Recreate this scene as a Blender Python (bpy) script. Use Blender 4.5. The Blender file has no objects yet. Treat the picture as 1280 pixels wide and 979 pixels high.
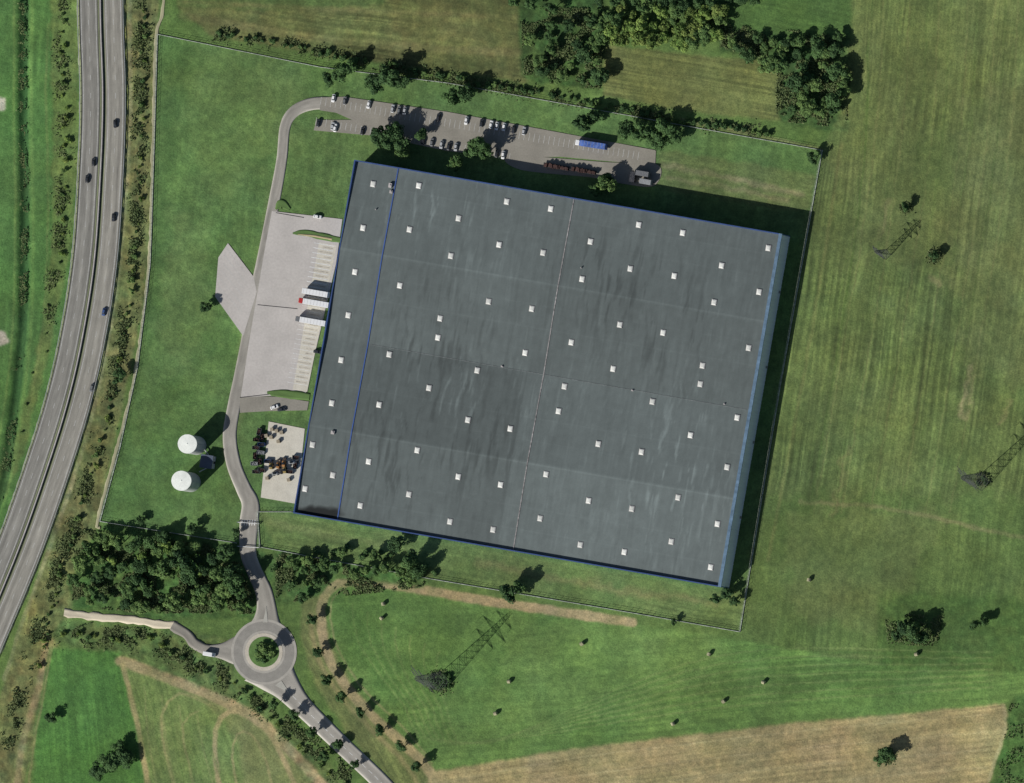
import bpy, math, random
import numpy as np
from mathutils import Vector
random.seed(7); RNG=np.random.default_rng(7)
S=0.42; H=5000.0; CX=2100.0; CY=-400.0; LGT=0.80
W0=1280*S
scene=bpy.context.scene; COL=scene.collection
def X(px): return (px-640)*S
def Y(py): return (489.5-py)*S
def P(px,py,h=0.0):
    f=1-h/H
    return (CX+(X(px)-CX)*f, CY+(Y(py)-CY)*f)
def lin(c):
    c=np.asarray(c,float)/255.0
    return np.where(c<=0.04045,c/12.92,((c+0.055)/1.055)**2.4)
def alb(c): return np.clip(lin(c)/LGT,0,0.85)
# ---------------------------------------------------------------- noise
TAB=RNG.random((256,256))
def vnoise(a,b,seed=0):
    a=np.asarray(a,float)+seed*17.31; b=np.asarray(b,float)+seed*9.77
    ai=np.floor(a).astype(np.int64); bi=np.floor(b).astype(np.int64)
    fa=a-ai; fb=b-bi; fa=fa*fa*(3-2*fa); fb=fb*fb*(3-2*fb)
    g=lambda i,j: TAB[i&255,j&255]
    return ((g(ai,bi)*(1-fa)+g(ai+1,bi)*fa)*(1-fb)+(g(ai,bi+1)*(1-fa)+g(ai+1,bi+1)*fa)*fb)*2-1
def fbm(a,b,sc,o=4,seed=0):
    r=0;amp=1;t=0
    for k in range(o):
        r=r+amp*vnoise(a/sc,b/sc,seed+k*3); t+=amp; amp*=.55; sc=sc/2.1
    return r/t
def streak(a,b,ang,w,l,seed=0):
    c,s=math.cos(math.radians(ang)),math.sin(math.radians(ang))
    along=a*c+b*s; across=-a*s+b*c
    across=across+.8*w*vnoise(a/55,b/55,seed+9)
    return (.6*vnoise(across/w,along/l,seed)+.4*vnoise(across/(w*.45),along/(l*.6),seed+5))*(.7+.6*vnoise(a/70,b/70,seed+12))
def inpoly(a,b,poly):
    m=np.zeros(a.shape,bool); n=len(poly)
    for i in range(n):
        x1,y1=poly[i];x2,y2=poly[(i+1)%n]
        if y1==y2: continue
        c=((y1>b)!=(y2>b)) & (a<(x2-x1)*(b-y1)/(y2-y1)+x1)
        m^=c
    return m
def blur(m,n):
    for _ in range(n):
        p=np.pad(m,1,mode='edge'); m=(p[:-2,1:-1]+2*p[1:-1,1:-1]+p[2:,1:-1])/4
        p=np.pad(m,1,mode='edge'); m=(p[1:-1,:-2]+2*p[1:-1,1:-1]+p[1:-1,2:])/4
    return m
def smooth(pts,step=4.0,closed=False):
    pts=[np.array(p,float) for p in pts]; out=[]; n=len(pts)
    rg=range(n) if closed else range(n-1)
    for i in rg:
        if closed: p0,p1,p2,p3=pts[i-1],pts[i],pts[(i+1)%n],pts[(i+2)%n]
        else:
            p1,p2=pts[i],pts[i+1]; p0=pts[i-1] if i>0 else 2*p1-p2; p3=pts[i+2] if i+2<n else 2*p2-p1
        k=max(2,int(np.linalg.norm((p2-p1)[:2])/step))
        for j in range(k):
            t=j/k
            out.append(.5*((2*p1)+(-p0+p2)*t+(2*p0-5*p1+4*p2-p3)*t*t+(-p0+3*p1-3*p2+p3)*t**3))
    if not closed: out.append(pts[-1])
    return out
def polydist(a,b,pts):
    d=np.full(a.shape,1e9)
    for (x1,y1),(x2,y2) in zip(pts[:-1],pts[1:]):
        dx,dy=x2-x1,y2-y1; L2=dx*dx+dy*dy+1e-9
        t=np.clip(((a-x1)*dx+(b-y1)*dy)/L2,0,1)
        d=np.minimum(d,np.hypot(a-x1-t*dx,b-y1-t*dy))
    return d
# ---------------------------------------------------------------- materials
def mat(name,rgb=None,rough=.9,var=.15,scale=.3,fine=2.5,fvar=.12,bump=0.,bscale=3.,attr=False,metal=0.,raw=None,spec=.2,objrand=0.,stretch=None):
    m=bpy.data.materials.new(name); m.use_nodes=True; nt=m.node_tree; N=nt.nodes; K=nt.links
    b=N["Principled BSDF"]; b.inputs["Roughness"].default_value=rough; b.inputs["Metallic"].default_value=metal
    b.inputs["Specular IOR Level"].default_value=spec
    geo=N.new("ShaderNodeNewGeometry"); src=geo.outputs["Position"]
    if stretch:
        tc=N.new("ShaderNodeTexCoord"); mp=N.new("ShaderNodeMapping"); mp.inputs["Scale"].default_value=stretch
        K.new(tc.outputs["Object"],mp.inputs["Vector"]); src=mp.outputs["Vector"]
    def nz(sc,amp,det=4):
        n=N.new("ShaderNodeTexNoise"); n.inputs["Scale"].default_value=sc; n.inputs["Detail"].default_value=det
        K.new(src,n.inputs["Vector"])
        r=N.new("ShaderNodeMapRange"); r.inputs["From Min"].default_value=.25; r.inputs["From Max"].default_value=.75
        r.inputs["To Min"].default_value=1-amp; r.inputs["To Max"].default_value=1+amp
        K.new(n.outputs["Fac"],r.inputs["Value"]); return r.outputs["Result"]
    f1=nz(scale,var); f2=nz(fine,fvar,3)
    mu=N.new("ShaderNodeMath"); mu.operation='MULTIPLY'; K.new(f1,mu.inputs[0]); K.new(f2,mu.inputs[1]); fac=mu.outputs[0]
    if objrand>0:
        oi=N.new("ShaderNodeObjectInfo"); r=N.new("ShaderNodeMapRange"); r.inputs["To Min"].default_value=1-objrand; r.inputs["To Max"].default_value=1+objrand
        K.new(oi.outputs["Random"],r.inputs["Value"]); m2=N.new("ShaderNodeMath"); m2.operation='MULTIPLY'
        K.new(fac,m2.inputs[0]); K.new(r.outputs["Result"],m2.inputs[1]); fac=m2.outputs[0]
    vm=N.new("ShaderNodeVectorMath"); vm.operation='SCALE'
    if attr:
        at=N.new("ShaderNodeAttribute"); at.attribute_name="Col"; K.new(at.outputs["Color"],vm.inputs[0])
    else:
        c=raw if raw is not None else alb(rgb); vm.inputs[0].default_value=tuple(float(v) for v in c)
    K.new(fac,vm.inputs["Scale"]); K.new(vm.outputs[0],b.inputs["Base Color"])
    if bump>0:
        n=N.new("ShaderNodeTexNoise"); n.inputs["Scale"].default_value=bscale; n.inputs["Detail"].default_value=4; K.new(src,n.inputs["Vector"])
        bp=N.new("ShaderNodeBump"); bp.inputs["Strength"].default_value=bump; bp.inputs["Distance"].default_value=.3
        K.new(n.outputs["Fac"],bp.inputs["Height"]); K.new(bp.outputs[0],b.inputs["Normal"])
    return m
M={}
M['ground']=mat("ground_grass",attr=True,var=.08,scale=.12,fine=1.1,fvar=.26,bump=.5,bscale=1.6)
M['road']=mat("asphalt",attr=True,var=.06,scale=.15,fine=1.5,fvar=.07)
M['roof']=mat("roof_membrane",attr=True,var=.05,scale=.1,fine=1.5,fvar=.06,rough=.8)
M['yard']=mat("concrete_yard",(164,159,154),var=.10,scale=.09,fine=.9,fvar=.08)
M['dock']=mat("dock_concrete",(176,171,158),var=.10,scale=.2,fine=1.5,fvar=.10)
M['lot']=mat("parking_asphalt",(124,120,111),var=.13,scale=.12,fine=1.2,fvar=.1)
M['kerb']=mat("kerb_stone",(150,148,140),var=.1)
M['white']=mat("white_paint",raw=(.62,.62,.6),var=.1,fine=1.2,fvar=.2)
M['faded']=mat("faded_paint",raw=(.46,.46,.44),var=.15,fine=1.0,fvar=.25)
M['blue']=mat("blue_trim",raw=(.045,.08,.21),rough=.5)
M['bluel']=mat("blue_divider",raw=(.06,.11,.30),rough=.5)
M['lblue']=mat("light_blue_cladding",raw=(.68,.76,.80),rough=.5,var=.06,stretch=(1,1,.05),scale=.8,fvar=.05)
M['lcap']=mat("added_blue_cap",raw=(.12,.19,.27),rough=.5,var=.2,fine=.6,fvar=.15)
M['bwall']=mat("blue_cladding",raw=(.08,.16,.36),rough=.5)
M['coping']=mat("coping",raw=(.42,.39,.38))
M['copingr']=mat("weathered_coping",raw=(.27,.255,.25),var=.5,scale=.5,fine=.9,fvar=.4)
M['seam']=mat("seam_metal",raw=(.16,.175,.175),var=.4,scale=.3,fine=.9,fvar=.3)
M['rl']=mat("roof_light_dome",raw=(.70,.70,.65),rough=.4,var=.1,objrand=.15)
M['grey']=mat("grey_metal",raw=(.26,.27,.275),rough=.5)
M['dark']=mat("dark_metal",raw=(.03,.03,.033),rough=.6)
M['rubber']=mat("rubber",raw=(.02,.02,.02))
M['glass']=mat("tinted_glass",raw=(.02,.025,.03),rough=.12,var=.05,fvar=.02,spec=.6)
M['tank']=mat("tank_white",raw=(.80,.82,.76),rough=.6,var=.08,scale=.4)
M['tankwall']=mat("tank_wall",raw=(.42,.44,.42),rough=.6)
M['bark']=mat("bark",raw=(.09,.065,.045))
M['hay']=mat("hay",raw=(.34,.32,.2),var=.2,fine=4,fvar=.3,bump=.6)
M['lamp']=mat("lamp_lens",raw=(.7,.7,.65),rough=.2)
M['orange']=mat("orange_paint",raw=(.38,.19,.07),rough=.5,var=.2,fine=2,fvar=.3)
M['ochre']=mat("ochre_paint",raw=(.3,.22,.08),rough=.5,var=.2,fine=2,fvar=.3)
M['steel']=mat("galvanised_steel",raw=(.45,.46,.46),rough=.5)
M['pylon']=mat("weathered_steel",raw=(.10,.11,.10),rough=.7)
M['fence']=mat("fence_concrete",raw=(.36,.39,.34),var=.4,fine=1,fvar=.4)
M['rust']=mat("shaded_rust_red",raw=(.06,.034,.03),var=.3,fine=1.2,fvar=.4)  # rust red darkened to put the building's shadow on the trailer loads
def foliage(name,dark,light):
    m=bpy.data.materials.new(name); m.use_nodes=True; nt=m.node_tree;N=nt.nodes;K=nt.links
    b=N["Principled BSDF"]; b.inputs["Roughness"].default_value=.8; b.inputs["Specular IOR Level"].default_value=.15
    at=N.new("ShaderNodeAttribute"); at.attribute_name="Col"
    oi=N.new("ShaderNodeObjectInfo"); ad=N.new("ShaderNodeMath"); ad.operation='MULTIPLY_ADD'
    sp=N.new("ShaderNodeSeparateColor"); K.new(at.outputs["Color"],sp.inputs[0])
    K.new(oi.outputs["Random"],ad.inputs[0]); ad.inputs[1].default_value=.6; K.new(sp.outputs[0],ad.inputs[2])
    sb=N.new("ShaderNodeMath"); sb.operation='SUBTRACT'; sb.use_clamp=True; K.new(ad.outputs[0],sb.inputs[0]); sb.inputs[1].default_value=.3
    mx=N.new("ShaderNodeMix"); mx.data_type='RGBA'; K.new(sb.outputs[0],mx.inputs[0]); mx.inputs[6].default_value=(*dark,1); mx.inputs[7].default_value=(*light,1)
    K.new(mx.outputs[2],b.inputs["Base Color"]); return m
M['f_dark']=foliage("foliage_dark",(.03,.066,.026),(.08,.15,.048))
M['f_mid']=foliage("foliage_mid",(.055,.11,.035),(.14,.22,.065))
M['f_light']=foliage("foliage_light",(.10,.18,.04),(.24,.33,.08))
M['f_olive']=foliage("foliage_olive",(.075,.13,.03),(.21,.27,.07))
M['f_scrub']=foliage("foliage_scrub",(.06,.10,.036),(.15,.18,.075))
CARCOL={'white':(.75,.75,.74),'silver':(.4,.41,.42),'dark':(.03,.032,.038),'blue':(.05,.09,.22),'red':(.4,.03,.03),'grey':(.15,.155,.16)}
for k,v in CARCOL.items(): M['paint_'+k]=mat("car_paint_"+k,raw=v,rough=.3,var=.03,fvar=.03,spec=.5)
M['tarp']=mat("blue_tarpaulin",raw=(.07,.13,.36),rough=.6,var=.3,fine=.8,fvar=.4)
# ---------------------------------------------------------------- mesh helpers
def mesh_np(name,verts,faces,m,cols=None,smooth_=False):
    verts=np.asarray(verts,np.float32); faces=np.asarray(faces,np.int32)
    me=bpy.data.meshes.new(name); k=faces.shape[1]
    me.vertices.add(len(verts)); me.vertices.foreach_set("co",verts.ravel())
    me.loops.add(faces.size); me.loops.foreach_set("vertex_index",faces.ravel())
    me.polygons.add(len(faces)); me.polygons.foreach_set("loop_start",np.arange(0,faces.size,k,dtype=np.int32))
    me.polygons.foreach_set("loop_total",np.full(len(faces),k,np.int32))
    if cols is not None:
        a=me.attributes.new("Col",'FLOAT_COLOR','POINT'); c=np.ones((len(verts),4),np.float32); c[:,:3]=cols; a.data.foreach_set("color",c.ravel())
    me.update(calc_edges=True)
    if smooth_: me.polygons.foreach_set("use_smooth",np.ones(len(faces),bool))
    me.materials.append(m); return me
class MB:
    def __init__(s): s.v=[]; s.f=[]
    def loft(s,rings,cap=True):
        n=len(rings[0]); b=len(s.v)
        for r in rings: s.v+= [tuple(p) for p in r]
        for i in range(len(rings)-1):
            for j in range(n):
                a=b+i*n; k=(j+1)%n; s.f.append((a+j,a+k,a+n+k,a+n+j))
        if cap:
            s.f.append(tuple(b+j for j in reversed(range(n)))); t=b+(len(rings)-1)*n; s.f.append(tuple(t+j for j in range(n)))
    def box(s,cx,cy,z0,sx,sy,sz,rot=0,tap=1.0,ch=0.0):
        c,q=math.cos(rot),math.sin(rot)
        def ring(z,k):
            hx,hy=sx/2*k,sy/2*k
            if ch: pts=[(-hx+ch,-hy),(hx-ch,-hy),(hx,-hy+ch),(hx,hy-ch),(hx-ch,hy),(-hx+ch,hy),(-hx,hy-ch),(-hx,-hy+ch)]
            else: pts=[(-hx,-hy),(hx,-hy),(hx,hy),(-hx,hy)]
            return [(cx+x*c-y*q,cy+x*q+y*c,z) for x,y in pts]
        s.loft([ring(z0,1),ring(z0+sz,tap)]); return s
    def cyl(s,cx,cy,z0,z1,r0,r1,n=16):
        s.loft([[(cx+r*math.cos(2*math.pi*i/n),cy+r*math.sin(2*math.pi*i/n),z) for i in range(n)] for z,r in((z0,r0),(z1,r1))]); return s
    def beam(s,p,q,w0,w1=None,n=4):
        w1=w0 if w1 is None else w1; p=Vector(p);q=Vector(q); d=(q-p).normalized()
        u=d.cross(Vector((0,0,1)) if abs(d.z)<.9 else Vector((1,0,0))).normalized(); v=d.cross(u)
        s.loft([[c+ (u*math.cos(2*math.pi*(i+.5)/n)+v*math.sin(2*math.pi*(i+.5)/n))*w for i in range(n)] for c,w in((p,w0),(q,w1))]); return s
    def mesh(s,name,m):
        me=bpy.data.meshes.new(name); me.from_pydata([tuple(p) for p in s.v],[],s.f); me.update(); me.materials.append(m); return me
def obj(name,me,parent=None,loc=(0,0,0),rz=0,**props):
    o=bpy.data.objects.new(name,me); o.location=loc; o.rotation_euler[2]=rz
    if parent is not None: o.parent=parent
    for k,v in props.items(): o[k]=v
    COL.objects.link(o); return o
def empty(name,loc=(0,0,0),rz=0,**props):
    o=obj(name,None,None,loc,rz,**props); o.empty_display_size=1; return o
TPL={}
def place(key,builder,loc,rz=0,sc=1.0,**props):
    if key not in TPL:
        r=builder(); TPL[key]=r; o=r
    else:
        src=TPL[key]; o=src.copy()
        COL.objects.link(o)
        def rec(a,b):
            for ch in a.children:
                c=ch.copy(); c.parent=b; COL.objects.link(c); rec(ch,c)
        rec(src,o)
    o.location=loc; o.rotation_euler[2]=rz
    o.scale=(sc,sc,sc) if np.isscalar(sc) else sc
    for k in ('label','category','group'):
        if k in props: o[k]=props[k]
    return o
# ---------------------------------------------------------------- GROUND
far=np.array([-40000,-12000,-4000,-1500,-500,-200.])
ax=np.concatenate([far,np.arange(-60,1341,1.5),1280-far[::-1]]); ay=np.concatenate([far,np.arange(-60,1041,1.5),980-far[::-1]])
U,V=np.meshgrid(ax,ay)
n1=fbm(U,V,14,3,1); n2=fbm(U,V,14,3,2); big=fbm(U,V,160,4,3); mid=fbm(U,V,30,4,4); fin=fbm(U,V,5,3,5)
col=np.zeros(U.shape+(3,)); col[:]=(80,102,54)
Z=-.14-.1*np.clip(mid+fin*.8,-1,1)
rough=np.zeros(U.shape)
def sub(x0,x1,y0,y1):
    i0,i1=np.searchsorted(ax,(x0,x1)); j0,j1=np.searchsorted(ay,(y0,y1)); return slice(max(0,j0-2),j1+2),slice(max(0,i0-2),i1+2)
def paint(poly,rgb,jit=3,bl=2,st=1.0,sk=None,rgh=None):
    xs=[p[0] for p in poly];ys=[p[1] for p in poly]; pad=jit+bl*3+5
    sl=sub(min(xs)-pad,max(xs)+pad,min(ys)-pad,max(ys)+pad); u,v=U[sl],V[sl]
    m=inpoly(u+jit*n1[sl],v+jit*n2[sl],poly).astype(float)
    if bl: m=blur(m,bl)
    m*=st; c=np.zeros(u.shape+(3,)); c[:]=rgb
    if sk:
        for (ang,w,l,amp,tint) in sk:
            s=streak(u,v,ang,w,l,int(w*7)%13)*amp
            c*=(1+s)[...,None]; c+=np.maximum(s,0)[...,None]*np.array(tint)
    col[sl]=col[sl]*(1-m[...,None])+c*m[...,None]
    if rgh is not None: rough[sl]=rough[sl]*(1-m)+rgh*m
def pline(pts,w,rgb,st=1.0,soft=1.5,jit=1.5):
    q=[tuple(p) for p in smooth(pts,20)]; xs=[p[0] for p in q];ys=[p[1] for p in q]; pad=w+soft+jit+5
    sl=sub(min(xs)-pad,max(xs)+pad,min(ys)-pad,max(ys)+pad)
    d=polydist(U[sl]+jit*n1[sl],V[sl]+jit*n2[sl],q)
    m=np.clip((w-d)/soft+.5,0,1)*st*(.75+.5*np.clip(mid[sl]+.5,0,1)); m=np.clip(m,0,1)
    col[sl]=col[sl]*(1-m[...,None])+np.array(rgb)*m[...,None]
BR=(50,40,22)
# west of highway
paint([(-5000,-5000),(105,-5000),(105,8),(104,200),(85,390),(40,580),(-20,720),(-60,800),(-5000,1000)],(71,104,55),2,1,sk=[(93,5,90,.12,(40,30,20))])
paint([(62,-60),(98,-60),(98,200),(90,300),(70,400),(30,570),(-60,760),(-60,700),(20,540),(52,420),(66,300)],(88,104,58),4,2,.8,sk=[(94,3,60,.18,(50,40,20))],rgh=.5)
pline([(30,-60),(28,100),(30,250),(28,400),(18,500),(5,600),(-20,680)],5.5,(44,74,40),.9,3)
pline([(18,-60),(17,120),(19,260),(16,400),(6,500),(-10,600)],1.5,(104,126,70),.5,2)
pline([(40,-60),(39,120),(41,260),(39,400),(28,500),(12,600),(-20,700)],2,(94,122,66),.5,2)
pline([(60,30),(57,120),(60,260),(54,400),(35,520)],1.5,(98,112,66),.5,2)
paint([(-20,118),(6,122),(6,138),(-20,140)],(160,156,142),1,1); paint([(-20,408),(6,415),(12,428),(-20,440)],(150,146,128),1,1)
d=polydist(U,V,[(30,-60),(28,100),(30,250),(28,400),(18,500),(5,600),(-20,680)]); Z-=1.6*np.exp(-(d/6)**2)
verge=[(150,-60),(202,-60),(196,60),(190,250),(180,380),(150,520),(122,655),(90,760),(60,840),(30,979),(-60,1100),(-60,940),(0,870),(56,690),(84,610),(108,530),(130,440),(148,330),(155,220),(158,100)]
paint(verge,(94,100,62),2,2,sk=[(96,4,50,.22,BR)],rgh=.8)
pline([(160,-60),(163,120),(158,230),(148,340),(132,440),(112,530),(88,610),(60,690),(30,770),(5,850)],2.5,(124,126,92),.6,2)
# north fields
paint([(205,-300),(222,10),(262,44),(430,74),(660,104),(665,60),(655,-300)],(86,92,55),3,2,sk=[(8,2.2,140,.26,BR),(7,14,300,.18,(30,25,12))],rgh=.4)
paint([(200,-300),(480,-300),(480,5),(330,14),(225,6)],(70,90,49),4,3,.8)
pline([(228,20),(400,48),(560,62),(655,66)],5,(106,104,68),.55,5)
pline([(228,2),(420,12),(655,22)],3,(100,100,64),.5,4)
paint([(645,-300),(765,-300),(755,60),(748,112),(655,100),(650,50)],(58,82,43),5,3,rgh=1)
paint([(755,56),(900,72),(975,72),(978,152),(880,142),(752,120)],(88,96,56),3,2,sk=[(10,2.0,120,.24,BR),(10,9,240,.16,(30,25,12))])
paint([(880,-300),(1075,-300),(1062,60),(1045,52),(900,34)],(68,94,49),3,2,sk=[(10,3,80,.14,(30,20,10))])
paint([(900,34),(1062,50),(1062,160),(1040,165),(975,150),(975,75),(900,64)],(58,82,44),5,3,rgh=1)
pline([(850,150),(960,172),(1030,188)],2.5,(120,118,84),.6,3)
# east field
paint([(1072,-5000),(6000,-5000),(6000,900),(1255,880),(1100,835),(922,800),(960,560),(1030,180),(1056,130),(1066,50)],(83,99,57),3,3,sk=[(98,2.2,130,.22,BR),(97,14,300,.13,(40,28,14)),(99,6,70,.12,(28,18,8)),(8,24,160,.08,(20,14,6)),(60,12,60,.06,(10,6,0))])
paint([(1070,-300),(1285,-300),(1290,160),(1180,330),(1080,330),(1040,200),(1062,100)],(92,102,60),30,8,.5,sk=[(94,2.2,120,.24,BR)])
paint([(1190,120),(1300,100),(1300,480),(1215,470),(1180,300)],(95,102,64),40,10,.5,sk=[(97,2.5,120,.24,BR)])
paint([(930,620),(1300,620),(1340,840),(1100,835),(915,805)],(78,99,53),25,6,.7,sk=[(97,2.4,90,.16,(40,24,14))])
paint([(985,640),(1190,640),(1100,790),(990,770)],(92,102,61),25,8,.5)
paint([(1100,740),(1340,750),(1340,850),(1100,840)],(63,89,44),14,6,.6,rgh=.6)
pline([(1000,628),(1100,634),(1200,655),(1280,672)],2.5,(116,112,79),.5,3,3)
pline([(1212,455),(1208,490),(1203,520)],3,(146,136,102),.6,5,9); pline([(1218,470),(1212,510)],2,(146,136,102),.5,4,9)
pline([(1262,500),(1250,530)],2,(136,128,92),.5,4,7); pline([(1110,250),(1100,300)],3,(104,104,70),.5,4,6)
pline([(1160,345),(1175,355)],3,(114,110,76),.5,4,6); pline([(1060,560),(1040,640)],3,(106,103,69),.4,5,8)
pline([(1085,50),(1080,200),(1050,420),(1015,620)],1.2,(66,88,43),.5,1.5)
pline([(1052,180),(1010,440),(960,700)],2,(106,107,67),.4,3)
for i in range(12):
    x0=1080+i*17+random.uniform(-6,6)
    pline([(x0+14,-50),(x0,180),(x0-38,430),(x0-75,640)],.8,(108,108,70) if i%2 else (70,90,46),.35,1.5,3)
# south field
bf=[(425,728),(520,740),(640,758),(780,778),(925,800),(1100,832),(1340,845),(1255,882),(1000,902),(700,937),(545,964),(500,925),(440,860),(412,800),(404,755)]
paint(bf,(85,112,59),2,2,sk=[(-4,2.4,160,.15,(50,40,20)),(-5,12,300,.12,(40,30,20))])
paint([(420,730),(700,770),(640,860),(480,880),(420,800)],(78,108,56),20,8,.6)
paint([(640,770),(900,800),(850,880),(600,930)],(94,118,65),30,8,.5,sk=[(-6,2.4,100,.15,(40,30,20))])
for i in range(14):
    k=i*9
    pline([(432+k,750+k*.55),(440+k*.9,800+k*.3),(500+k*.5,880+k*.05),(560+k*.4,930),(900,890-k*.6),(1240,862-k*.4)],.9,(110,124,76) if i%2 else (70,98,50),.45,1.3,1.5)
paint([(376,752),(402,742),(412,800),(440,858),(500,920),(545,965),(548,990),(500,990),(440,925),(395,860),(374,790)],(96,104,64),4,3,.95,sk=[(60,3,60,.2,BR)])
pline([(790,778),(700,765),(600,750),(500,733),(440,727),(413,736),(401,762),(407,812),(432,858),(474,903),(524,948),(550,985)],6,(140,128,95),.95,3,1.5)
pline([(388,770),(396,820),(420,862),(460,908),(504,952),(524,985)],3.2,(128,120,84),.7,4,2)
pline([(432,735),(414,752),(418,800),(448,855),(500,905),(540,955)],1.3,(134,128,90),.6,1.5)
paint([(540,965),(700,938),(1000,903),(1255,880),(1262,900),(1230,1000),(1200,1300),(500,1300),(525,1000)],(140,129,92),2,2,sk=[(-7,2.2,200,.14,(20,20,10)),(-7,11,400,.12,(10,15,10)),(-8,5,60,.08,(0,0,0))])
for i in range(9):
    pline([(520,985+i*11),(720,948+i*11),(1000,914+i*11),(1235,893+i*11)],.9,(120,113,76) if i%2 else (158,148,112),.4,1.4,1.5)
paint([(1262,870),(1400,860),(1400,1300),(1200,1300),(1235,1000),(1258,930)],(64,90,46),8,4,rgh=.8)
pline([(1255,882),(1256,915),(1236,975)],2,(156,146,110),.7,2)
# site lawns
fence_pts=[(197,43),(400,84),(560,104),(700,129),(860,158),(1028,188),(975,485),(925,790),(800,768),(540,724),(320,683),(125,652),(150,560),(172,460),(188,330),(193,180)]
paint(fence_pts,(79,104,59),1,1,sk=[(97,4,60,.07,(40,30,20)),(10,7,40,.06,(30,20,10))],rgh=.15)
paint([(200,50),(240,60),(215,200),(205,330),(180,480),(150,640),(130,648),(172,460),(190,300)],(70,96,53),12,5,.7)
paint([(250,70),(390,95),(340,200),(260,260),(230,150)],(87,109,63),30,10,.7)
paint([(205,480),(290,500),(290,600),(200,650),(150,640)],(71,99,54),20,8,.6)
paint([(215,260),(262,280),(262,400),(230,470),(200,420)],(90,110,65),20,8,.6)
paint([(822,186),(1020,218),(1012,262),(985,262),(820,236)],(88,102,61),4,3,sk=[(10,2.5,60,.18,BR)])
pline([(828,205),(900,220),(1000,243)],3.5,(126,118,90),.6,5,4)
pline([(835,222),(900,233),(985,250)],3,(120,114,85),.5,4,4)
paint([(322,638),(370,645),(900,738),(935,740),(925,790),(540,724),(345,688)],(87,106,61),4,3,sk=[(10,3,60,.18,BR)])
pline([(600,705),(760,735),(890,755)],5,(108,106,71),.5,7,8)
pline([(330,650),(400,668),(480,680)],5,(102,112,71),.5,6,6)
paint([(125,655),(320,685),(345,700),(330,770),(200,775),(90,760),(85,730)],(68,93,49),4,3,rgh=1)
paint([(340,688),(540,724),(530,735),(420,722),(395,745),(345,755)],(68,93,50),3,3,rgh=1)
paint([(80,775),(215,785),(290,800),(300,850),(400,940),(440,1000),(400,1000),(330,900),(250,860),(160,825),(60,800)],(78,96,55),4,3,rgh=1)
# SW farmland
paint([(62,812),(150,812),(162,860),(176,920),(195,1000),(200,1300),(30,1300),(45,900)],(68,104,51),4,3,sk=[(84,2.2,120,.18,(40,30,10)),(84,9,160,.14,(20,20,0))])
paint([(152,828),(240,860),(320,900),(410,985),(430,1300),(195,1300),(178,920),(160,860)],(93,110,64),4,3,sk=[(72,2.2,120,.16,BR),(72,8,200,.14,(40,30,16))])
paint([(240,862),(320,900),(410,985),(430,1300),(320,1300),(300,930)],(104,110,71),8,6,.8,sk=[(50,2.2,120,.22,BR)])
pline([(150,826),(240,860),(315,895),(362,938),(412,990)],6.5,(136,126,93),.95,4)
pline([(153,832),(166,880),(178,940),(186,990)],3.2,(134,127,90),.9,2.5)
pline([(276,1000),(268,935),(275,898),(300,888),(330,905),(352,945),(374,995)],3.2,(136,127,92),.9,2.5)
pline([(300,1000),(290,950),(296,918),(314,918),(332,950),(344,1000)],1.4,(128,122,85),.7,2)
pline([(222,1000),(206,940),(202,895),(224,866),(262,882)],1.8,(126,126,85),.75,2)
pline([(246,1000),(234,950),(228,905),(248,888)],1.3,(124,124,83),.6,2)
for i in range(8):
    pline([(180+i*11,858+i*6),(186+i*11,930),(200+i*12,1000)],.9,(78,100,54) if i%2 else (118,122,81),.5,1.3,1)
pline([(58,800),(48,860),(30,920),(18,1000)],4,(132,120,89),.7,4)
pline([(66,800),(56,860),(42,930),(34,1000)],1.6,(120,115,79),.6,2)
pline([(343,235),(330,330),(308,430),(300,500),(286,560),(306,620)],9,(100,111,72),.4,6)
shade=1+.11*big+.13*mid+.14*fin
shade*=1+rough*(.30*fbm(U,V,9,3,8))
col*=shade[...,None]
col[...,0]*=1+.05*fbm(U,V,60,3,11)+.03*fin+rough*.12*fbm(U,V,12,2,12); col[...,2]*=1+.06*fbm(U,V,45,3,13)
Z-=rough*.25*np.clip(fbm(U,V,5,2,15)+.6,0,1.5); Z=np.minimum(Z,-.03)
ga=alb(np.clip(col,4,250)).reshape(-1,3)
ny,nx=U.shape; idx=np.arange(nx*ny).reshape(ny,nx)
F=np.stack([idx[1:,:-1],idx[1:,1:],idx[:-1,1:],idx[:-1,:-1]],-1).reshape(-1,4)
Vt=np.stack([X(U),Y(V),Z],-1).reshape(-1,3)
obj("ground",mesh_np("ground",Vt,F,M['ground'],ga,True),kind="structure")
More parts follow.
